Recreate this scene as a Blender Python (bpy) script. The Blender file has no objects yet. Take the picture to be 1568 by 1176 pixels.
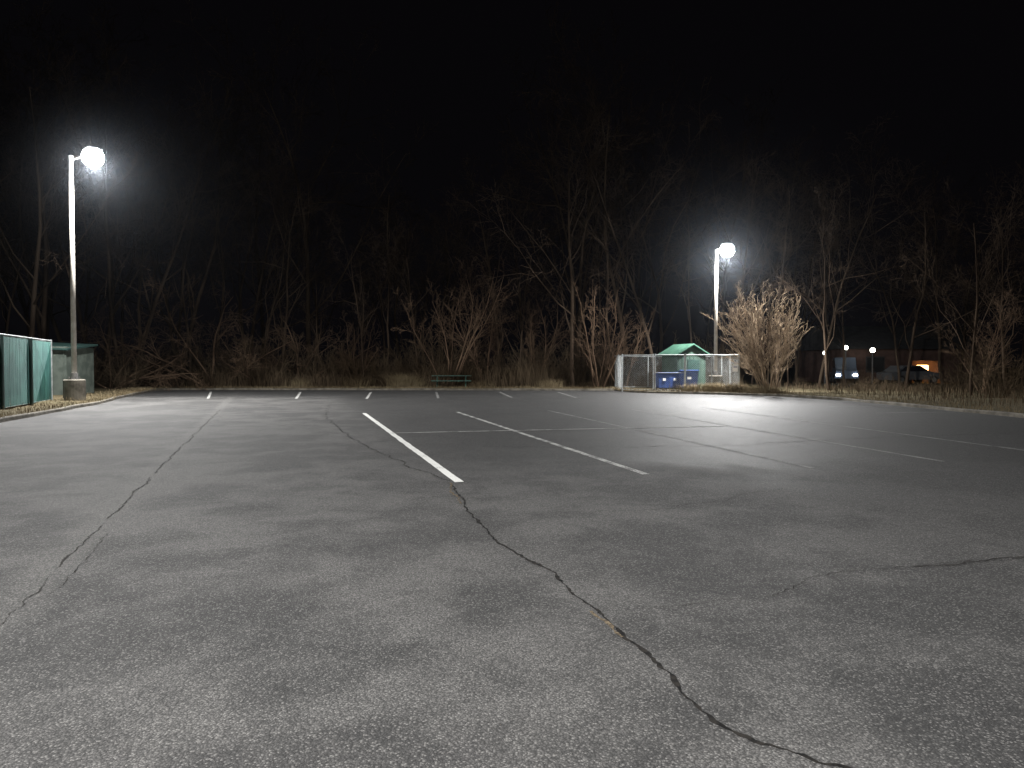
import bpy, bmesh, math, random
import numpy as np
from mathutils import Vector, Matrix, noise, Euler
scene=bpy.context.scene
scene.view_settings.view_transform='Standard'; scene.view_settings.look='None'
scene.view_settings.exposure=0; scene.view_settings.gamma=1
COL=scene.collection
# ------------------------------------------------------------ helpers
def new_mat(name,base=(.5,.5,.5),rough=.7,metal=0,spec=.5):
    m=bpy.data.materials.new(name); m.use_nodes=True
    b=m.node_tree.nodes['Principled BSDF']
    b.inputs['Base Color'].default_value=(*base,1); b.inputs['Roughness'].default_value=rough
    b.inputs['Metallic'].default_value=metal; b.inputs['Specular IOR Level'].default_value=spec
    return m,m.node_tree,b
def N(nt,t,**kw):
    n=nt.nodes.new(t)
    for k,v in kw.items(): setattr(n,k,v)
    return n
def math_(nt,op,a,b=None,c=None,clamp=False):
    n=nt.nodes.new('ShaderNodeMath'); n.operation=op; n.use_clamp=clamp
    for i,v in enumerate((a,b,c)):
        if v is None: continue
        if isinstance(v,(int,float)): n.inputs[i].default_value=v
        else: nt.links.new(v,n.inputs[i])
    return n.outputs[0]
def mapr(nt,v,a,b,c=0,d=1,smooth=True):
    n=nt.nodes.new('ShaderNodeMapRange'); n.interpolation_type='SMOOTHSTEP' if smooth else 'LINEAR'
    nt.links.new(v,n.inputs[0])
    for i,x in enumerate((a,b,c,d)): n.inputs[i+1].default_value=x
    return n.outputs[0]
def mixc(nt,f,a,b,bt='MIX'):
    n=nt.nodes.new('ShaderNodeMix'); n.data_type='RGBA'; n.blend_type=bt
    if isinstance(f,(int,float)): n.inputs[0].default_value=f
    else: nt.links.new(f,n.inputs[0])
    for i,v in ((6,a),(7,b)):
        if isinstance(v,tuple): n.inputs[i].default_value=(*v,1)
        else: nt.links.new(v,n.inputs[i])
    return n.outputs[2]
def noise_(nt,co,s,det=3,rough=.55,dist=0):
    n=N(nt,'ShaderNodeTexNoise'); n.inputs['Scale'].default_value=s
    n.inputs['Detail'].default_value=det; n.inputs['Roughness'].default_value=rough
    n.inputs['Distortion'].default_value=dist
    nt.links.new(co,n.inputs['Vector']); return n.outputs[0]
def objco(nt):
    return N(nt,'ShaderNodeTexCoord').outputs['Object']
def vary(mat_tuple,base,dark,s,bump=0.0,bs=None):
    m,nt,b=mat_tuple; co=objco(nt); f=mapr(nt,noise_(nt,co,s,3),.35,.65)
    c=mixc(nt,f,dark,base); nt.links.new(c,b.inputs['Base Color'])
    if bump:
        bp=N(nt,'ShaderNodeBump'); bp.inputs['Strength'].default_value=bump; bp.inputs['Distance'].default_value=.02
        nt.links.new(noise_(nt,co,bs or s*6,3),bp.inputs['Height']); nt.links.new(bp.outputs[0],b.inputs['Normal'])
    return m
def obj(name,V,F,mat,parent=None,smooth=False,loc=(0,0,0)):
    me=bpy.data.meshes.new(name); me.from_pydata([tuple(v) for v in V],[],F); me.update()
    if smooth:
        me.polygons.foreach_set('use_smooth',[True]*len(me.polygons))
    o=bpy.data.objects.new(name,me); COL.objects.link(o)
    if mat: me.materials.append(mat)
    o.location=loc
    if parent: o.parent=parent
    return o
def empty(name,loc=(0,0,0),rotz=0):
    e=bpy.data.objects.new(name,None); COL.objects.link(e); e.location=loc; e.rotation_euler=(0,0,rotz)
    e.empty_display_size=.2; return e
def box(name,c,s,mat,parent=None,bev=.01,rot=(0,0,0)):
    bm=bmesh.new(); bmesh.ops.create_cube(bm,size=1)
    bmesh.ops.scale(bm,vec=s,verts=bm.verts)
    if bev>0: bmesh.ops.bevel(bm,geom=bm.edges[:],offset=min(bev,min(s)*.45),segments=2,affect='EDGES',profile=.6)
    me=bpy.data.meshes.new(name); bm.to_mesh(me); bm.free(); me.materials.append(mat)
    o=bpy.data.objects.new(name,me); COL.objects.link(o); o.location=c; o.rotation_euler=rot
    if parent: o.parent=parent
    return o
def tube(V,F,pts,rad,n=4,cap=False):
    b=len(V); d=(pts[-1]-pts[0])
    ref=Vector((0,0,1)) if abs(d.normalized().z)<.8 else Vector((1,0,0))
    L=len(pts)
    for i,p in enumerate(pts):
        t=(pts[min(i+1,L-1)]-pts[max(i-1,0)]).normalized()
        u=t.cross(ref).normalized(); w=t.cross(u)
        for k in range(n):
            a=2*math.pi*k/n; V.append(p+(u*math.cos(a)+w*math.sin(a))*rad[i])
    for i in range(L-1):
        for k in range(n):
            k2=(k+1)%n
            F.append((b+i*n+k,b+i*n+k2,b+(i+1)*n+k2,b+(i+1)*n+k))
    if cap:
        F.append(tuple(b+k for k in range(n))[::-1]); F.append(tuple(b+(L-1)*n+k for k in range(n)))
def rod(V,F,a,b,r,n=6): tube(V,F,[Vector(a),Vector(b)],[r,r],n,True)
def merged(name,items,mat):
    vs=[];fs=[];off=0
    for (tv,tf),M in items:
        A=np.array(M.to_3x3()); t=np.array(M.to_translation()); v=tv@A.T+t
        vs.append(v); fs.append(tf+off); off+=len(tv)
    v=np.concatenate(vs).astype(np.float32); f=np.concatenate(fs).astype(np.int32)
    me=bpy.data.meshes.new(name); me.vertices.add(len(v)); me.vertices.foreach_set('co',v.ravel())
    me.loops.add(f.size); me.loops.foreach_set('vertex_index',f.ravel())
    me.polygons.add(len(f)); me.polygons.foreach_set('loop_start',np.arange(0,f.size,4,dtype=np.int32)); me.polygons.foreach_set('loop_total',np.full(len(f),4,dtype=np.int32))
    me.update(calc_edges=True); me.materials.append(mat)
    o=bpy.data.objects.new(name,me); COL.objects.link(o); return o
def xf(x,y,s,rz,z=.08,sz=None,tx=0,ty=0):
    return Matrix.Translation((x,y,z))@Euler((tx,ty,rz)).to_matrix().to_4x4()@Matrix.Diagonal((s,s,sz or s,1))
# ------------------------------------------------------------ materials
def asphalt_mat():
    m,nt,b=new_mat('asphalt',rough=.8,spec=.3)
    co=objco(nt); sep=N(nt,'ShaderNodeSeparateXYZ'); nt.links.new(co,sep.inputs[0]); X,Y=sep.outputs[0],sep.outputs[1]
    big=noise_(nt,co,.38,2,.5,.4); mid=noise_(nt,co,1.25,4,.6,.3); fine=noise_(nt,co,9,2,.6)
    wob=math_(nt,'MULTIPLY',math_(nt,'SUBTRACT',big,.5),7)
    d=math_(nt,'ADD',math_(nt,'MULTIPLY',math_(nt,'ADD',X,.68),.957),math_(nt,'MULTIPLY',math_(nt,'SUBTRACT',Y,9.05),.29))
    m1=mapr(nt,math_(nt,'ADD',d,math_(nt,'MULTIPLY',wob,.35)),-1.0,.6)
    m2=mapr(nt,math_(nt,'ADD',Y,wob),7.5,12.5)
    seal=math_(nt,'MULTIPLY',m1,m2)
    m3=mapr(nt,math_(nt,'ADD',Y,math_(nt,'MULTIPLY',wob,.3)),33,35)
    seal=math_(nt,'MAXIMUM',seal,m3)
    right_falloff=mapr(nt,math_(nt,'ADD',X,math_(nt,'MULTIPLY',wob,.6)),1.2,6)
    patch=mapr(nt,math_(nt,'ADD',math_(nt,'MULTIPLY',big,.5),math_(nt,'MULTIPLY',mid,.5)),.42,.58)
    base=mixc(nt,patch,(.030,.0293,.029),(.09,.087,.084))
    sd=math_(nt,'ABSOLUTE',math_(nt,'ADD',math_(nt,'ADD',X,1.62),math_(nt,'ADD',math_(nt,'MULTIPLY',Y,.35),math_(nt,'MULTIPLY',math_(nt,'SUBTRACT',mid,.5),.5))))
    base=mixc(nt,mapr(nt,sd,.05,.28,.5,0),base,(.12,.116,.11))
    base=mixc(nt,math_(nt,'MULTIPLY',seal,.72),base,(.018,.018,.019))
    base=mixc(nt,math_(nt,'MULTIPLY',right_falloff,.6),base,(.026,.025,.025))  # lamp light falling off to the right, put into the asphalt colour
    base=mixc(nt,math_(nt,'MULTIPLY',mapr(nt,fine,.35,.7),.15),base,(.12,.117,.112),'MIX')
    vo=N(nt,'ShaderNodeTexVoronoi'); vo.inputs['Scale'].default_value=105; nt.links.new(co,vo.inputs['Vector'])
    sc=N(nt,'ShaderNodeSeparateColor'); nt.links.new(vo.outputs['Color'],sc.inputs[0])
    light=mapr(nt,sc.outputs[0],.70,1.0,0,.48)
    dark=math_(nt,'LESS_THAN',sc.outputs[0],.30)
    c=mixc(nt,light,base,(.22,.213,.203))
    c=mixc(nt,math_(nt,'MULTIPLY',dark,.45),c,(.016,.016,.016))
    c=mixc(nt,mapr(nt,vo.outputs['Distance'],.35,.7,0,.6),c,(.012,.012,.012))
    nt.links.new(c,b.inputs['Base Color'])
    nt.links.new(mapr(nt,seal,0,1,.86,.68),b.inputs['Roughness'])
    bp=N(nt,'ShaderNodeBump'); bp.inputs['Strength'].default_value=.6; bp.inputs['Distance'].default_value=.006; bp.invert=True
    nt.links.new(vo.outputs['Distance'],bp.inputs['Height'])
    nt.links.new(bp.outputs[0],b.inputs['Normal'])
    return m
M_asph=asphalt_mat()
def paint_mat(name,wear,col=(.75,.75,.72)):
    m,nt,b=new_mat(name,rough=.8,spec=.3); co=objco(nt)
    f=mapr(nt,math_(nt,'ADD',math_(nt,'MULTIPLY',noise_(nt,co,45,4,.7),.6),math_(nt,'MULTIPLY',noise_(nt,co,2.5,3),.4)),wear-.08,wear+.08)
    nt.links.new(mixc(nt,f,(.05,.05,.05),col),b.inputs['Base Color'])
    bp=N(nt,'ShaderNodeBump'); bp.inputs['Strength'].default_value=.5; bp.inputs['Distance'].default_value=.006
    nt.links.new(noise_(nt,co,90,3),bp.inputs['Height']); nt.links.new(bp.outputs[0],b.inputs['Normal'])
    return m
M_paint1=paint_mat('line_paint',.38,(.7,.7,.67)); M_paint2=paint_mat('line_paint_worn',.48,(.42,.42,.40)); M_paint3=paint_mat('line_paint_faded',.49,(.22,.22,.21))
M_crack=vary(new_mat('crack_dark',rough=1,spec=.1),(.02,.018,.016),(.006,.006,.006),20)
M_crack2=vary(new_mat('crack_faint',rough=1,spec=.1),(.045,.043,.04),(.016,.015,.014),4)
M_debris=vary(new_mat('crack_debris',rough=1,spec=.1),(.15,.12,.08),(.05,.04,.03),60)
def ground_mat():
    m,nt,b=new_mat('leaf_litter_and_dry_grass',rough=.95,spec=.1); co=objco(nt)
    a=mapr(nt,noise_(nt,co,.5,3),.35,.65); c1=mixc(nt,a,(.058,.046,.027),(.027,.028,.014))
    f=mapr(nt,noise_(nt,co,14,4,.7),.35,.65); c2=mixc(nt,f,c1,(.09,.072,.042))
    nt.links.new(c2,b.inputs['Base Color'])
    bp=N(nt,'ShaderNodeBump'); bp.inputs['Strength'].default_value=1; bp.inputs['Distance'].default_value=.05
    nt.links.new(noise_(nt,co,18,3,.7),bp.inputs['Height']); nt.links.new(bp.outputs[0],b.inputs['Normal'])
    return m
M_ground=ground_mat()
def bark(name,a,b_):
    m=bpy.data.materials.new(name); m.use_nodes=True; nt=m.node_tree; nt.nodes.remove(nt.nodes['Principled BSDF'])
    b=N(nt,'ShaderNodeBsdfDiffuse'); nt.links.new(b.outputs[0],nt.nodes['Material Output'].inputs[0]); co=objco(nt)
    f=mapr(nt,noise_(nt,co,.35,1),.35,.65)
    nt.links.new(mixc(nt,f,a,b_),b.inputs['Color']); return m
M_bark=bark('bark_woodland',(.027,.019,.0135),(.068,.049,.035))
M_bark2=bark('bark_light',(.06,.039,.026),(.125,.084,.056))
M_shrub=bark('shrub_twigs',(.13,.094,.062),(.23,.175,.12))
M_brush=bark('brush_stems',(.036,.025,.015),(.085,.063,.041))
M_dry=bark('dry_grass_blades',(.09,.067,.04),(.17,.135,.083))
M_conc=vary(new_mat('concrete',rough=.9,spec=.3),(.12,.108,.088),(.06,.053,.042),3,.4,30)
M_pole=vary(new_mat('pole_paint',rough=.5),(.33,.31,.28),(.25,.23,.2),4)
M_house=vary(new_mat('fixture_housing',rough=.5),(.15,.14,.13),(.1,.1,.1),5)
M_galv=vary(new_mat('galvanised_steel',rough=.5,metal=.2),(.34,.36,.36),(.22,.23,.23),5)
M_slat=vary(new_mat('green_privacy_slats',rough=.6,spec=.3),(.035,.115,.10),(.02,.075,.068),1.3)
M_gpost=vary(new_mat('dark_green_post',rough=.5),(.02,.05,.042),(.012,.03,.028),3)
M_shedroof=vary(new_mat('green_metal_roof',rough=.6,spec=.3),(.065,.15,.105),(.04,.10,.07),3)
M_shedwall=vary(new_mat('green_shed_wall',rough=.7),(.04,.075,.057),(.028,.055,.042),2)
M_utility=vary(new_mat('utility_shed_wall',rough=.8,spec=.2),(.085,.10,.085),(.05,.062,.052),2)
M_blue=vary(new_mat('blue_bin_plastic',rough=.5),(.015,.055,.22),(.012,.04,.16),3)
M_black=new_mat('black_plastic',(.02,.02,.02),.5)[0]
M_sign=new_mat('sign_face',(.7,.7,.7),.4)[0]
M_bench=vary(new_mat('bench_green_metal',rough=.4),(.02,.07,.05),(.012,.04,.03),3)
def emis(name,col,s):
    m,nt,b=new_mat(name,(.8,.8,.8)); b.inputs['Emission Color'].default_value=(*col,1); b.inputs['Emission Strength'].default_value=s
    return m
M_led=emis('led_lens',(.84,.92,1),300)
M_far=emis('distant_lamp_globe',(1,.97,.85),12)
M_head=emis('headlight_lens',(.85,.92,1),25)
M_warm=emis('garage_light',(1,.5,.15),14)
# ------------------------------------------------------------ lot boundary
P=[(-17,-60,-1,0),(-12,0,-1,0),(-13.4,18.4,-1,0),(-15.5,25.5,-1,0),(-16.1,27.6,-1,.1),(-18,32.4,-1,.15),(-21.4,42.3,-1,.4),(-21.2,43.3,-.6,.8),(-20.3,43.6,-.2,1),
   (0,42.8,0,1),(6.2,42.4,0,1),(6.8,39.6,0,1),(7.4,38.6,0,1),(10,37.0,0,1),(13,34.6,.5,.9),(14.3,30.5,.9,.4),(14.7,20,1,0),(15.4,5,1,0),(17,-60,1,0)]
R=[]
for i in range(len(P)-1):
    a,b=P[i],P[i+1]; L=math.hypot(b[0]-a[0],b[1]-a[1]); n=max(1,int(L/.8))
    for k in range(n):
        t=k/n; R.append(tuple(a[j]*(1-t)+b[j]*t for j in range(4)))
R.append(P[-1])
R=[(r[0]+.03*math.sin(i*1.7),r[1]+.03*math.sin(i*2.3),r[2],r[3]) for i,r in enumerate(R)]
V=[(r[0]+r[2]*.06,r[1]+r[3]*.06,0) for r in R]
obj('asphalt_parking_lot',V,[tuple(range(len(V)))[::-1]],M_asph)
obj('ground',[(-450,-250,-.03),(450,-250,-.03),(450,650,-.03),(-450,650,-.03)],[(0,1,2,3)],M_ground)
V=[];F=[]
prof=[(0,-.02),(.015,.10),(.03,.125),(.14,.13),(.16,.11),(.16,-.02)]
for i,r in enumerate(R):
    hz=1+.1*math.sin(i*.9)
    for (o,z) in prof: V.append((r[0]+r[2]*o,r[1]+r[3]*o,z*hz*.85))
n=len(prof)
for i in range(len(R)-1):
    for k in range(n-1): F.append((i*n+k,i*n+k+1,(i+1)*n+k+1,(i+1)*n+k))
obj('concrete_kerb',V,F,M_conc)
def vz(x,y,o):
    return .09+min(1,o/1.2)*.10*(noise.noise(Vector((x*.5,y*.5,0)))+.25)+min(1,o/.8)*.03*noise.noise(Vector((x*2.5,y*2.5,3)))
offs=[.155,.4,.7,1.1,1.6,2.2,3,4,5.5,7.5,10,14,20,30,50,90,180]
V=[];F=[]
for r in R:
    for o in offs:
        x,y=r[0]+r[2]*o,r[1]+r[3]*o; V.append((x,y,vz(x,y,o)))
n=len(offs)
for i in range(len(R)-1):
    for k in range(n-1): F.append((i*n+k,i*n+k+1,(i+1)*n+k+1,(i+1)*n+k))
obj('grass_verge',V,F,M_ground,smooth=True)
# ------------------------------------------------------------ painted lines
def line_geo(V,F,a,b,w,z=.004):
    a=Vector((*a,0));b=Vector((*b,0)); d=(b-a); L=d.length; d.normalize(); nrm=Vector((-d.y,d.x,0)); n=max(2,int(L/.12)); s=len(V)
    for i in range(n+1):
        p=a+d*L*i/n; j=.012*noise.noise(Vector((p.x*3,p.y*3,1)))+.008*noise.noise(Vector((p.x*15,p.y*15,1)))
        V.append((p.x+nrm.x*(w/2+j),p.y+nrm.y*(w/2+j),z)); V.append((p.x-nrm.x*(w/2-j),p.y-nrm.y*(w/2-j),z))
    for i in range(n): F.append((s+2*i,s+2*i+1,s+2*i+3,s+2*i+2))
V=[];F=[]; line_geo(V,F,(-.68,9.05),(-4.66,22.2),.12); obj('stall_line',V,F,M_paint1)
V=[];F=[]; line_geo(V,F,(1.85,9.7),(-1.77,22.8),.11); obj('stall_line',V,F,M_paint2)
V=[];F=[]; line_geo(V,F,(-2.67,15.62),(5.3,17.45),.10,.008); obj('stall_cross_line',V,F,M_paint2)
for a,b in (((4.39,10.3),(1.22,23.5)),((6.75,11.0),(4.1,24.1)),((9.2,11.8),(6.9,24.8)),((11.4,29),(14.4,29.6)),((11.4,25.6),(14.4,26.2)),((11.4,22.3),(14.4,22.8))):
    V=[];F=[]; line_geo(V,F,a,b,.09); obj('stall_line',V,F,M_paint3)
far=[((-13.8,32),(-17.3,40.5)),((-9.8,32),(-12.0,40)),((-6.6,32),(-8.0,40)),((-3.4,32.5),(-4.3,40)),((0,33),(-.7,40)),((3,33),(2.6,40))]
for i,(a,b) in enumerate(far):
    V=[];F=[]; line_geo(V,F,a,b,.12); obj('stall_line',V,F,M_paint2 if i<3 else M_paint3)
# ------------------------------------------------------------ cracks
def crack(name,pts,w,mat,seed,wander=.05,z=.004):
    rg=random.Random(seed); V=[];F=[]; out=[]
    for i in range(len(pts)-1):
        a=Vector((*pts[i],0)); b=Vector((*pts[i+1],0)); L=(b-a).length; n=max(2,int(L/.03))
        nr=Vector((-(b-a).y,(b-a).x,0)).normalized()
        for k in range(n):
            t=k/n; p=a.lerp(b,t)
            j=wander*(noise.noise(p*1.6+Vector((seed,0,0)))*1.5+noise.noise(p*7+Vector((seed,9,0)))*.6+noise.noise(p*25)*.45)
            out.append((p+nr*j,nr))
    for i,(p,nr) in enumerate(out):
        ww=w*(.2+abs(noise.noise(p*5+Vector((0,seed,0))))*1.8+rg.random()*.6)
        V.append((p.x+nr.x*ww,p.y+nr.y*ww,z)); V.append((p.x-nr.x*ww*rg.uniform(.4,1),p.y-nr.y*ww*rg.uniform(.4,1),z))
    for i in range(len(out)-1): F.append((2*i,2*i+1,2*i+3,2*i+2))
    return obj(name,V,F,mat)
main=[(1.85,2.3),(1.15,2.62),(.92,2.86),(.78,3.3),(.53,4.2),(.22,5.2),(-.1,5.9),(-.42,7.04),(-.73,8.8)]
crack('asphalt_crack',main,.014,M_crack,3,.035)
crack('crack_debris',[(.62,3.85),(.5,4.3)],.016,M_debris,4,.035,.007)
crack('crack_debris',[(-.55,7.6),(-.8,9.0)],.014,M_debris,8,.05,.0075)
crack('asphalt_crack',[(-.83,9.1),(-1.9,11.3),(-3.1,14),(-5.6,21),(-7,27)],.014,M_crack2,7,.08)
sx=lambda y:-1.55-.35*y
for (y0,y1,w,sd) in ((3.6,5.0,.004,12),(5.2,6.6,.006,13),(6.9,9.5,.009,14),(9.8,13,.010,15),(13.2,24,.010,16)):
    crack('asphalt_crack',[(sx(y),y) for y in (y0,(y0+y1)/2,y1)],w,M_crack2,sd,.04)
crack('asphalt_crack',[(sx(y)+.14,y) for y in (4.6,5.5,6.3)],.003,M_crack2,19,.04)
crack('asphalt_crack',[(5.4,5.7),(4.1,5.5),(2.8,5.2),(2.2,5.0),(1.7,4.5),(.75,4.35)],.004,M_crack2,21,.06)
crack('asphalt_crack',[(5.4,5.7),(4.1,5.5),(2.95,5.2)],.012,M_crack2,22,.04,.005)
crack('asphalt_crack',[(-.6,13),(1.5,12.9),(4,13.2),(7,14.5),(12,16)],.012,M_crack2,25,.12)
crack('asphalt_crack',[(-.2,7),(1.3,7.2),(3.4,8.6)],.004,M_crack2,27,.1)
# ------------------------------------------------------------ trees
def grow(V,F,rg,start,d,length,r,lev,p):
    ns=p['seg'][lev]; pts=[start.copy()]; rad=[r]; dirs=[d]
    for i in range(ns):
        w=p['wob'][lev]
        d=(d+Vector((rg.gauss(0,w),rg.gauss(0,w),rg.gauss(0,w)+p['trop'][lev]))).normalized()
        pts.append(pts[-1]+d*(length/ns)); dirs.append(d)
        rad.append(max(p['rmin'],r*(1-(i+1)/ns*p['tap'])))
    tube(V,F,pts,rad,5 if lev==0 else (4 if lev==1 else 3))
    if lev>=len(p['kids']): return
    nk=p['kids'][lev]
    for k in range(nk):
        t=p['t0'][lev]+(1-p['t0'][lev])*((k+rg.random())/nk); f=t*ns; i=min(int(f),ns-1); u=f-i
        pos=pts[i].lerp(pts[i+1],u); dd=dirs[i+1]
        ax=dd.orthogonal().normalized(); ax.rotate(Matrix.Rotation(rg.uniform(0,6.283),3,dd))
        ang=math.radians(rg.uniform(*p['ang']))
        cd=dd.copy(); cd.rotate(Matrix.Rotation(ang,3,ax))
        rr=(rad[i]*(1-u)+rad[i+1]*u)
        grow(V,F,rg,pos,cd,length*p['len'][lev]*rg.uniform(.6,1.15)*(1.15-.55*t),max(p['rmin'],rr*rg.uniform(.4,.65)),lev+1,p)
def pack(V,F): return (np.array([tuple(v) for v in V]),np.array(F))
def tree_t(seed,h,r,**kw):
    p=dict(seg=[9,6,3,2,1],wob=[.08,.15,.2,.2,.2],trop=[.05,.07,.05,.02,0],tap=.8,rmin=.009,kids=[10,7,5,3],t0=[.2,.2,.15,.1],ang=(22,62),len=[.6,.5,.5,.6])
    p.update(kw); rg=random.Random(seed); V=[];F=[]
    grow(V,F,rg,Vector((0,0,-.2)),Vector((rg.uniform(-.16,.16),rg.uniform(-.16,.16),1)).normalized(),h,r,0,p)
    return pack(V,F)
def multi_t(seed,nst,h,r,tilt,base=.35,**kw):
    p=dict(seg=[7,4,3,2],wob=[.09,.15,.2,.2],trop=[.03,.03,.02,0],tap=.8,rmin=.007,kids=[7,4,3],t0=[.2,.15,.1],ang=(15,50),len=[.42,.5,.5])
    p.update(kw); rg=random.Random(seed); V=[];F=[]
    for i in range(nst):
        a=rg.uniform(0,6.283); tl=math.radians(tilt*math.sqrt(rg.random())); q=base*rg.random()
        grow(V,F,rg,Vector((q*math.cos(a),q*math.sin(a),-.1)),Vector((math.sin(tl)*math.cos(a),math.sin(tl)*math.sin(a),math.cos(tl))),h*rg.uniform(.7,1.05)*(1-.15*tl),r*rg.uniform(.6,1.1),0,p)
    return pack(V,F)
big=[tree_t(s,18,.17) for s in (1,2,3,4,5)]
slim=[tree_t(s,14,.10,t0=[.3,.2,.15,.1],kids=[10,5,4,2],len=[.38,.5,.5,.5],wob=[.1,.14,.18,.2,.2]) for s in (11,12,13)]
rg=random.Random(77); items=[]
def topscale(px):
    for a,b,h in ((-9999,-300,21),(-300,-130,14),(-130,60,12.5),(60,400,19.5),(400,470,13),(470,9999,12.5)):
        if a<=px<b: return h
for row,(y0,step) in enumerate(((47,3.2),(51,3.5),(56.5,4.2),(64,5.6))):
    x=-y0*.82
    while x<y0*.82:
        xx=x+rg.uniform(-1.3,1.3); yy=y0+rg.uniform(-1.6,1.6); px=xx/yy*1080
        if not(440<px<680 and rg.random()<(.5 if yy<50 else .85)):
            if rg.random()<.6:
                me=rg.choice(big); s=topscale(px)/18*rg.uniform(.75,1.12)
            else:
                me=rg.choice(slim); s=topscale(px)/15*rg.uniform(.6,1.05)
            if yy<49: s*=.8
            items.append((me,xf(xx,yy,s*.95,rg.uniform(0,6.28),sz=s,tx=rg.gauss(0,.05),ty=rg.gauss(0,.06))))
        x+=step*rg.uniform(.7,1.3)
for (x,y,s) in ((18,40,.55),(21.5,33,.45),(26,37,.55),(31,40,.6),(17,45,.75),(29,33,.5),(34,42,.6),(20,46,.7),(24,43,.6),
                (-26,38,.9),(-29,44,1.1),(-24.5,45.5,1.0),(-33,40,1.1),(-22,47,1.05),(-36,46,1.1)):
    items.append((rg.choice(big),xf(x,y,s,rg.uniform(0,6.28))))
merged('woodland_trees',items,M_bark)
t1=multi_t(31,6,8.2,.07,24,kids=[9,6,4],len=[.36,.5,.5])
t2=multi_t(32,7,6.6,.065,32,kids=[8,5,4],len=[.38,.5,.5])
t3=multi_t(33,6,8.5,.10,62,kids=[9,6,5],len=[.42,.5,.5],trop=[-.02,-.03,-.03,-.03],wob=[.12,.18,.2,.2],ang=(25,65))
for (me,x,y,s) in ((t1,-4.1,45,1),(t2,5.5,44.6,1),(t2,7.2,46,.8),(t1,-1.6,46,.75),(t3,-19.5,46,1.05),(t3,-14,46.5,.85),(t3,-16.8,45.6,.7),(t2,-10,46,.7),(t1,1.6,47,.8),(t3,-24.5,43,.8),(t1,24,36,.6)):
    merged('bare_tree',[(me,xf(x,y,s,rg.uniform(0,6.28)))],M_bark2)
shm=multi_t(41,46,5.4,.022,29,base=.5,kids=[9,4,3],len=[.32,.42,.5],rmin=.006,ang=(14,42),wob=[.07,.13,.17,.2],trop=[.02,.06,.08,0])
merged('bare_shrub',[(shm,xf(13.5,37.0,.95,.4,sz=1))],M_shrub)
# ------------------------------------------------------------ brush and grass
def blades(name,spots,mat,seed):
    rg=random.Random(seed); V=[];F=[]
    for (x,y,z,h,sp,w) in spots:
        a=rg.uniform(0,6.28); dx,dy=math.cos(a),math.sin(a); l=sp*h*rg.uniform(.2,1)
        p0=Vector((x,y,z-.03)); p1=Vector((x+dx*l*.3,y+dy*l*.3,z+h*.6)); p2=Vector((x+dx*l,y+dy*l,z+h*rg.uniform(.75,1)))
        b=rg.uniform(0,6.28); s=Vector((math.cos(b),math.sin(b),0))*w; k=len(V)
        V+= [p0-s,p0+s,p1+s*.8,p1-s*.8,p2]; F+=[(k,k+1,k+2,k+3),(k+3,k+2,k+4)]
    return obj(name,V,F,mat)
sp=[]
for i in range(22000):
    x=rg.uniform(-36,15) ; y=44.6+rg.random()**1.5*6
    if 6<x<14 and y<47: y+=3.5
    cl=noise.noise(Vector((x*.35,y*.35,5)))
    if cl<-.12 and rg.random()<.6: continue
    sp.append((x,y,.1,rg.uniform(.4,1.3)*(1.1+cl*1.6),.6,rg.uniform(.006,.014)))
for i in range(6000):
    x=15.5+rg.random()*20; y=rg.uniform(24,44) 
    sp.append((x,y,.1,rg.uniform(.1,.6),.6,rg.uniform(.006,.012)))
blades('brush_undergrowth',sp,M_brush,9)
th=multi_t(51,16,2.6,.02,50,base=.8,kids=[5,4],len=[.45,.5],seg=[5,3,2],t0=[.15,.1])
th2=multi_t(52,14,3.4,.025,40,base=.8,kids=[6,4],len=[.4,.5],seg=[5,3,2],t0=[.15,.1])
items=[]
def tadd(x,y,s): items.append((rg.choice((th,th2)),xf(x,y,s,rg.uniform(0,6.28))))
for i in range(105): tadd(rg.uniform(-38,6.5),rg.uniform(45.3,50),rg.uniform(.5,1.2))
for i in range(38):
    x=rg.uniform(15.8,36); y=rg.uniform(30,46); s=rg.uniform(.35,.8)
    if 440<x/y*1080<680: s*=.5
    tadd(x,y,s)
for i in range(12): tadd(rg.uniform(6.5,15),rg.uniform(47,50),rg.uniform(.6,1.2))
for i in range(14): tadd(rg.uniform(-30,-23),rg.uniform(38,45),rg.uniform(.4,.9))
merged('thicket',items,M_brush)
sp=[]
for r in R:
    if r[1]<14: continue
    for k in range(150 if r[1]>36 else 70):
        o=.16+rg.random()**2*1.8; x=r[0]+r[2]*o+rg.uniform(-.45,.45)*abs(r[3]); y=r[1]+r[3]*o+rg.uniform(-.45,.45)*abs(r[2])
        sp.append((x,y,vz(x,y,o),rg.uniform(.05,.2),.9,.007))
blades('dry_grass',sp,M_dry,10)
sp=[]
for (cx,cy,n,h) in ((9.6,38.0,500,.55),(10.6,37.6,600,.6),(11.6,37.0,700,.6),(12.6,36.2,600,.5),(13.3,35.5,300,.4),(-7.0,44.6,900,1.15),(-6.3,44.7,500,.9),(-9.8,44.8,350,.9),(-13.5,44.7,300,.8),(-2.2,44.6,300,.6),(2.4,44.5,260,.7)):
    for k in range(n):
        x=rg.gauss(cx,.38); y=rg.gauss(cy,.25); sp.append((x,y,.08,h*rg.uniform(.5,1.1),1.3,.008))
blades('dry_grass_tufts',sp,M_dry,11)
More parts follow.
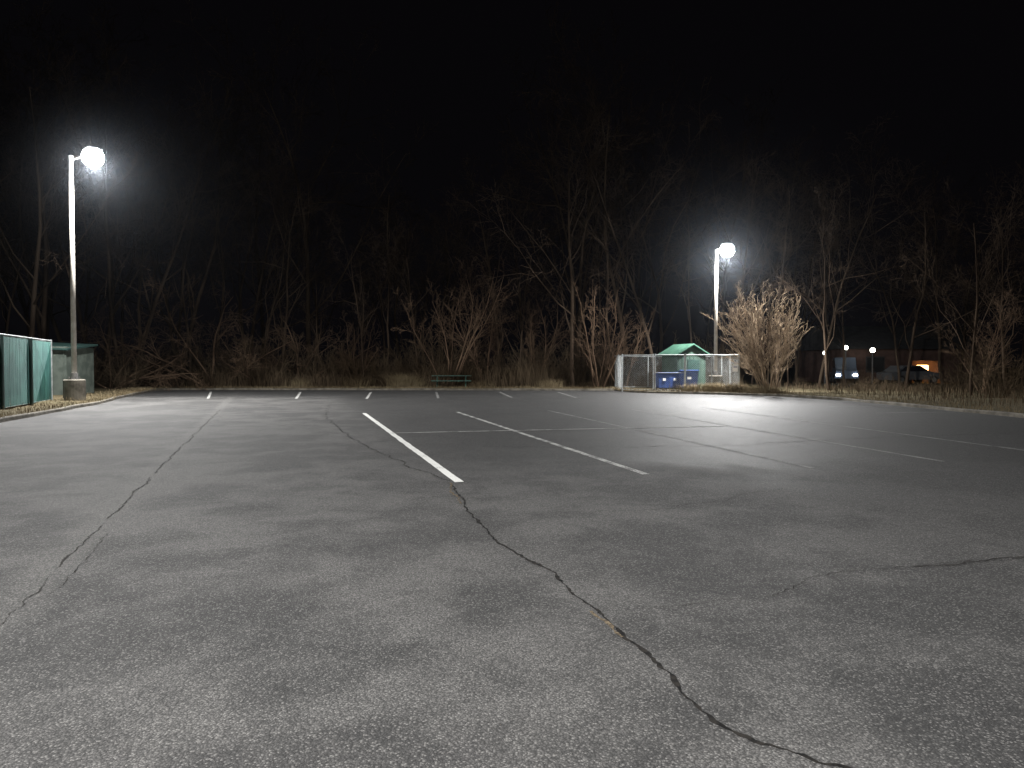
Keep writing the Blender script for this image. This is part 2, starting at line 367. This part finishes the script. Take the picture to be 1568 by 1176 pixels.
# ------------------------------------------------------------ street lamps
def lamp(x,y,h,arm,aim,power,basez=.1,br=.40,bh=.85):
    e=empty('street_lamp',(x,y,basez))
    V=[];F=[]; tube(V,F,[Vector((0,0,-.2)),Vector((0,0,bh-.04)),Vector((0,0,bh))],[br,br,br-.05],24,True); obj('concrete_base',V,F,M_conc,e)
    V=[];F=[]; rod(V,F,(0,0,bh),(0,0,bh+.04),.2,4)
    for sx_ in(-1,1):
        for sy in(-1,1): rod(V,F,(sx_*.13,sy*.13,bh+.04),(sx_*.13,sy*.13,bh+.11),.02,6)
    rod(V,F,(0,0,bh+.04),(0,0,bh+.25),.14,16)
    obj('base_plate',V,F,M_house,e)
    V=[];F=[]; tube(V,F,[Vector((0,0,bh+.05)),Vector((0,0,(h+bh)/2)),Vector((0,0,h+.05))],[.105,.092,.08],16,True); obj('pole',V,F,M_pole,e,True)
    ax,ay=arm
    V=[];F=[]; rod(V,F,(0,0,h-.08),(ax*.8,ay*.8,h+.1),.035,8); rod(V,F,(0,0,h-.16),(0,0,h+.09),.1,12); obj('arm',V,F,M_pole,e)
    D=Vector(aim).normalized(); q=(-D).to_track_quat('Z','Y')
    hd=empty('lamp_head',(ax,ay,h)); hd.parent=e; hd.rotation_mode='QUATERNION'; hd.rotation_quaternion=q
    box('housing',(0,0,.25),(.60,.64,.10),M_house,hd,.03)
    for k in range(5): box('cooling_fin',(-.2+.10*k,0,.325),(.02,.5,.05),M_house,hd,.004)
    V=[];F=[]; nr=7; na=18
    for i in range(nr):
        a=-.55+i/(nr-1)*(math.pi/2+.55)
        for k in range(na):
            b=2*math.pi*k/na; V.append((.40*math.cos(a)*math.cos(b),.40*math.cos(a)*math.sin(b),-.38*math.sin(a)))
    for i in range(nr-1):
        for k in range(na): F.append((i*na+k,i*na+(k+1)%na,(i+1)*na+(k+1)%na,(i+1)*na+k))
    obj('led_lens',V,F,M_led,hd,True)
    L=bpy.data.lights.new('lamp_light','AREA'); L.shape='DISK'; L.size=.4; L.energy=power; L.color=(1,.985,.965)
    lo=bpy.data.objects.new('lamp_light',L); COL.objects.link(lo); lo.parent=hd; lo.location=(0,0,-.40)
    return e
lamp(-17.75,28.6,9.75,(.95,-.1),(.35,-.25,-1),6500)
lamp(11.6,40.2,7.9,(.5,-.35),(-.15,-.35,-1),5600)
lamp(-7,-7,9.5,(.9,.3),(.15,.2,-1),10200)
# ------------------------------------------------------------ green slatted fence (left)
fe=empty('green_slat_fence')
def slat_run(a,b,h,z0=.1,posts=3.15):
    a=Vector((*a,0));b=Vector((*b,0)); d=b-a; L=d.length; d.normalize(); nrm=Vector((-d.y,d.x,0)); V=[];F=[]
    n=int(L/.085)
    for i in range(n):
        p=a+d*(i+.5)*L/n; j=nrm*rg.uniform(-.008,.008); s=d*.036; t=nrm*.006
        k=len(V); zt=z0+h-.06+rg.uniform(-.01,.01)
        for z in (z0+.05,zt):
            for q in (p-s-t+j,p+s-t+j,p+s+t+j,p-s+t+j): V.append((q.x,q.y,z))
        for f in ((0,1,5,4),(1,2,6,5),(2,3,7,6),(3,0,4,7),(4,5,6,7)): F.append(tuple(k+c for c in f))
    obj('slats',V,F,M_slat,fe)
    V=[];F=[]
    for i in range(int(2*L/.10)):
        for sg in(1,-1):
            o=i*.10-h if sg>0 else i*.10
            u0,u1=o,o+sg*h
            if min(u0,u1)<0 or max(u0,u1)>L: continue
            A=a+d*u0-nrm*.02;B=a+d*u1-nrm*.02; tube(V,F,[Vector((A.x,A.y,z0+.05)),Vector((B.x,B.y,z0+h-.05))],[.003,.003],3)
    obj('mesh_wire',V,F,M_slat,fe)
    V=[];F=[]
    rod(V,F,(a.x,a.y,z0+h),(b.x,b.y,z0+h),.026,8); rod(V,F,(a.x,a.y,z0+.05),(b.x,b.y,z0+.05),.012,6)
    rod(V,F,(b.x,b.y,-.1),(b.x,b.y,z0+h+.05),.04,10)
    obj('rail',V,F,M_galv,fe)
    V=[];F=[]; m=max(1,round(L/posts))
    for i in range(m):
        p=a+d*L*i/m+nrm*.07; rod(V,F,(p.x,p.y,-.1),(p.x,p.y,z0+h+.04),.055,10)
        p=a+d*L*i/m-nrm*.09; rod(V,F,(p.x,p.y,-.1),(p.x,p.y,z0+h-.02),.065,10)
    obj('post',V,F,M_gpost,fe)
slat_run((-14.9,19.0),(-18.55,28.4),2.4)
slat_run((-23.5,30.2),(-18.62,28.46),2.4)
us=empty('utility_shed',(-23.3,34.4,.1),.15)
box('body',(0,0,1.15),(4.2,3,2.3),M_utility,us,.02)
V=[(-2.25,-1.65,2.30),(2.25,-1.65,2.12),(2.25,1.65,2.42),(-2.25,1.65,2.62),(-2.25,-1.65,2.38),(2.25,-1.65,2.20),(2.25,1.65,2.50),(-2.25,1.65,2.70)]
obj('roof',V,[(0,1,2,3)[::-1],(4,5,6,7),(0,1,5,4),(1,2,6,5),(2,3,7,6),(3,0,4,7)],M_gpost,us)
box('door',(.9,-1.515,1.0),(.9,.04,2.0),M_gpost,us,.01)
for k in range(9): box('wall_batten',(-2+.5*k,-1.51,1.15),(.04,.03,2.2),M_utility,us,.005)
# ------------------------------------------------------------ chain link enclosure
ce=empty('chain_link_fence')
def chain(a,b,h=2.0,z0=.1,post=2.4,mid=True):
    a=Vector((*a,0));b=Vector((*b,0)); d=b-a; L=d.length; d.normalize(); V=[];F=[]
    st=.12; n=int((L+h)/st)
    for i in range(n+1):
        for sg in (1,-1):
            u0=i*st-h if sg>0 else i*st; u1=u0+sg*h
            du=u1-u0; t0,t1=(0-u0)/du,(L-u0)/du
            if t0>t1: t0,t1=t1,t0
            lo=max(0,t0);hi=min(1,t1)
            if hi-lo<.02: continue
            A=a+d*(u0+du*lo);B=a+d*(u0+du*hi)
            tube(V,F,[Vector((A.x,A.y,z0+h*lo)),Vector((B.x,B.y,z0+h*hi))],[.0026,.0026],3)
    obj('chain_mesh',V,F,M_galv,ce)
    V=[];F=[]; m=max(1,round(L/post))
    rod(V,F,(a.x,a.y,z0+h),(b.x,b.y,z0+h),.024,8); rod(V,F,(a.x,a.y,z0+.04),(b.x,b.y,z0+.04),.02,8)
    if mid: rod(V,F,(a.x,a.y,z0+h*.5),(b.x,b.y,z0+h*.5),.018,6)
    for i in range(m+1):
        p=a+d*L*i/m; rod(V,F,(p.x,p.y,-.05),(p.x,p.y,z0+h+.06),.034,10)
    obj('posts_and_rails',V,F,M_galv,ce)
chain((6.35,40.6),(7.85,39.2),mid=False,post=1.9); chain((7.95,39.15),(9.55,39.05),post=1.6); chain((9.6,39.05),(12.45,38.8),mid=False,post=1.5)
chain((12.5,38.8),(12.9,45),mid=False); chain((6.35,40.7),(6.6,45.1),mid=False); chain((6.6,45.1),(12.9,45.1),mid=False)
sg=empty('enclosure_sign',(12.25,38.72,1.35)); box('sign_panel',(0,0,0),(.28,.02,.36),M_sign,sg,.004); box('sign_text_band',(0,-.014,.08),(.2,.006,.05),M_blue,sg,.001)
for dz in(-.12,.12): box('sign_clip',(0,.03,dz),(.26,.03,.02),M_galv,sg,.003)
gs=empty('green_shed',(10.5,43.2,.1),.35)
box('walls',(0,0,1.0),(2.0,1.7,2.0),M_shedwall,gs,.02)
for k in range(8): box('siding_batten',(-.93+.265*k,-.865,1.0),(.03,.03,1.9),M_shedwall,gs,.004)
box('door',(.1,-.885,.9),(.85,.04,1.75),M_gpost,gs,.01)
w=1.25;l=1.1;e0=1.98;rz=2.66
V=[(-w,-l,e0),(0,-l,rz),(w,-l,e0),(-w,l,e0),(0,l,rz),(w,l,e0)]
V2=[(x,y,z+.07) for x,y,z in V]
obj('roof',V+V2,[(6,7,10,9),(7,8,11,10),(0,3,4,1),(1,4,5,2),(0,1,7,6),(1,2,8,7),(3,9,10,4),(4,10,11,5),(0,6,9,3),(2,5,11,8)],M_shedroof,gs)
obj('gable',[(-1.0,-.87,2.0),(1.0,-.87,2.0),(0,-.87,2.58)],[(0,1,2)],M_shedwall,gs)
obj('gable_back',[(-1.0,.87,2.0),(1.0,.87,2.0),(0,.87,2.58)],[(2,1,0)],M_shedwall,gs)
def bin_(x,y,rz,w=1.0,h=1.05):
    e=empty('recycling_bin',(x,y,.1),rz)
    bm=bmesh.new(); bmesh.ops.create_cube(bm,size=1)
    for v in bm.verts:
        k=1 if v.co.z>0 else .82; v.co.x*=w*k; v.co.y*=.7*k; v.co.z=h*(.1 if v.co.z<0 else .92)
    bmesh.ops.bevel(bm,geom=bm.edges[:],offset=.03,segments=2,affect='EDGES')
    me=bpy.data.meshes.new('body'); bm.to_mesh(me); bm.free(); me.materials.append(M_blue); o=bpy.data.objects.new('body',me); COL.objects.link(o); o.parent=e
    box('lid',(0,0,h*.95),(w*1.06,.78,.07),M_blue,e,.025,(math.radians(-5),0,0)); box('handle',(0,.42,h*.9),(w*.8,.05,.05),M_black,e,.01)
    box('label',(0,-.335,h*.6),(w*.22,.012,.14),M_sign,e,.002)
    for s in(-1,1):
        V=[];F=[]; rod(V,F,(s*w*.36,.2,.1),(s*w*.44,.2,.1),.1,14); obj('wheel',V,F,M_black,e)
bin_(8.75,41.0,.1,.75,1.0); bin_(10.25,41.0,-.08,1.05,1.15); bin_(9.5,41.5,.05,.7,1.0)
pt=empty('picnic_table',(-3.85,45.0,.1),.05)
for k in range(5): box('top_slat',(0,-.34+.17*k,.76),(2.5,.14,.045),M_bench,pt,.01)
for s in(-1,1):
    for k in range(2): box('seat_slat',(0,s*(.68+.15*k),.45),(2.5,.13,.045),M_bench,pt,.01)
    V=[];F=[]
    rod(V,F,(s*.9,-.3,.73),(s*.9,-.75,-.02),.035,8); rod(V,F,(s*.9,.3,.73),(s*.9,.75,-.02),.035,8); rod(V,F,(s*.9,-.82,.41),(s*.9,.82,.41),.03,8); rod(V,F,(s*.9,-.38,.72),(s*.9,.38,.72),.03,8)
    obj('leg_frame',V,F,M_bench,pt)
# ------------------------------------------------------------ distant things (right)
def car(x,y,rz,col,van=False,lights=False):
    e=empty('parked_van' if van else 'parked_car',(x,y,.1),rz)
    mt=new_mat('car_paint',col,.3)[0]; gl=new_mat('car_glass',(.02,.02,.025),.1)[0]
    if van: pr=[(-2.4,.35),(-2.45,1.0),(-2.3,2.0),(1.0,2.05),(1.75,1.2),(2.4,1.0),(2.5,.4)]; win=[(-2.0,1.25),(-1.9,1.8),(.95,1.85),(1.5,1.25)]
    else: pr=[(-2.2,.3),(-2.25,.85),(-1.7,.95),(-1.1,1.4),(.3,1.42),(1.1,.95),(2.1,.8),(2.2,.35)]; win=[(-1.5,.97),(-1.0,1.33),(.25,1.35),(.9,.97)]
    n=len(pr); V=[(a,-.85 if b<1 else -.75,b) for a,b in pr]+[(a,.85 if b<1 else .75,b) for a,b in pr]
    F=[tuple(range(n)),tuple(range(n,2*n))[::-1]]+[(i,i+n,(i+1)%n+n,(i+1)%n) for i in range(n)]
    obj('body',V,F,mt,e)
    for s in(-1,1):
        yy=[s*(.865 if b<1 else .775) for a,b in win]
        obj('side_window',[(a,yy[i],b) for i,(a,b) in enumerate(win)],[(0,1,2,3)],gl,e)
        for wx in(-1.4,1.4):
            V=[];F=[]; rod(V,F,(wx,s*.66,.32),(wx,s*.9,.32),.33,18); obj('tyre',V,F,M_black,e)
            V=[];F=[]; rod(V,F,(wx,s*.88,.32),(wx,s*.915,.32),.19,12); obj('wheel_rim',V,F,M_galv,e)
        box('headlight',(2.22 if not van else 2.47,s*.6,.68),(.08,.3,.16),M_head if lights else M_sign,e,.02)
    return e
car(26.8,57,math.radians(-110),(.12,.15,.2),True,True)
car(31,55,math.radians(10),(.12,.125,.135)); car(28.7,58,math.radians(5),(.12,.13,.15))
hs=empty('brick_house',(33.5,61,.1),.1)
Mb=vary(new_mat('brick',rough=.9),(.12,.07,.055),(.08,.045,.035),2); Mr=vary(new_mat('shingles',rough=.9),(.05,.05,.05),(.03,.03,.03),3)
box('walls_left',(-4.3,0,1.4),(6,7,2.8),Mb,hs,.01); box('walls_right',(3.2,0,1.4),(4,7,2.8),Mb,hs,.01); box('lintel',(0,-3.1,2.3),(2.7,.6,1.0),Mb,hs,.01); box('garage_back_wall',(0,1.5,1.1),(2.7,.2,2.2),Mb,hs,.01)
V=[(-7.7,-4,2.75),(5.6,-4,2.75),(5.6,4,2.75),(-7.7,4,2.75),(-7.7,0,4.8),(5.6,0,4.8)]
obj('roof',V,[(0,1,5,4),(2,3,4,5),(0,4,3),(1,2,5),(0,3,2,1)],Mr,hs)
box('window',(-4.5,-3.52,1.5),(1.4,.06,1.1),new_mat('window_glass',(.03,.03,.03),.1)[0],hs,.01); box('window_frame',(-4.5,-3.505,1.5),(1.6,.04,1.3),Mr,hs,.01)
box('garage_lamp',(0,-2.9,1.15),(1.0,.2,.6),M_warm,hs,.1)
L=bpy.data.lights.new('garage_bulb','POINT'); L.energy=60; L.color=(1,.5,.18); L.shadow_soft_size=.2
lo=bpy.data.objects.new('garage_bulb',L); COL.objects.link(lo); lo.parent=hs; lo.location=(0,-1.0,1.6)
def farlamp(x,y,h,r):
    e=empty('yard_lamp',(x,y,.1)); V=[];F=[]; rod(V,F,(0,0,-.1),(0,0,h-.1),.06,8); rod(V,F,(0,0,h-.15),(0,0,h-.05),.12,8); obj('post',V,F,M_house,e)
    bm=bmesh.new(); bmesh.ops.create_uvsphere(bm,u_segments=10,v_segments=6,radius=r); me=bpy.data.meshes.new('globe'); bm.to_mesh(me); bm.free(); me.materials.append(M_far)
    o=bpy.data.objects.new('globe',me); COL.objects.link(o); o.parent=e; o.location=(0,0,h+r-.08)
farlamp(24.4,55,2.3,.17); farlamp(26.0,55,2.7,.18); farlamp(28.1,55,2.5,.19)
# ------------------------------------------------------------ thin haze box added over the far lot to give the lamps halos
hz=box('halo_haze',(0,34,8),(80,24,15.6),M_black,None,0)
mh=bpy.data.materials.new('haze'); mh.use_nodes=True; nt=mh.node_tree; nt.nodes.remove(nt.nodes['Principled BSDF'])
vs=N(nt,'ShaderNodeVolumeScatter'); vs.inputs['Density'].default_value=.00022; vs.inputs['Anisotropy'].default_value=.86; vs.inputs['Color'].default_value=(.8,.88,1,1)
nt.links.new(vs.outputs[0],nt.nodes['Material Output'].inputs['Volume']); hz.data.materials.clear(); hz.data.materials.append(mh)
# ------------------------------------------------------------ world
w=bpy.data.worlds.new("World"); scene.world=w; w.use_nodes=True; nt=w.node_tree; bg=nt.nodes['Background']
sky=N(nt,'ShaderNodeTexSky'); sky.sky_type='NISHITA'; sky.sun_disc=False; sky.sun_elevation=math.radians(-4); sky.sun_rotation=math.radians(180)
hsv=N(nt,'ShaderNodeHueSaturation'); hsv.inputs['Saturation'].default_value=.6
nt.links.new(mixc(nt,.9,sky.outputs[0],(.09,.07,.115)),hsv.inputs['Color']); nt.links.new(hsv.outputs[0],bg.inputs[0]); bg.inputs[1].default_value=.02
# ------------------------------------------------------------ camera
cam=bpy.data.cameras.new('camera'); co=bpy.data.objects.new('camera',cam); COL.objects.link(co)
cam.sensor_width=36; cam.lens=36*1080/1568; cam.clip_end=2000; cam.clip_start=.05
co.location=(0,0,1.5); co.rotation_euler=(math.radians(90-1.486),0,0); scene.camera=co
print('faces',sum(len(o.data.polygons) for o in scene.objects if o.type=='MESH'))
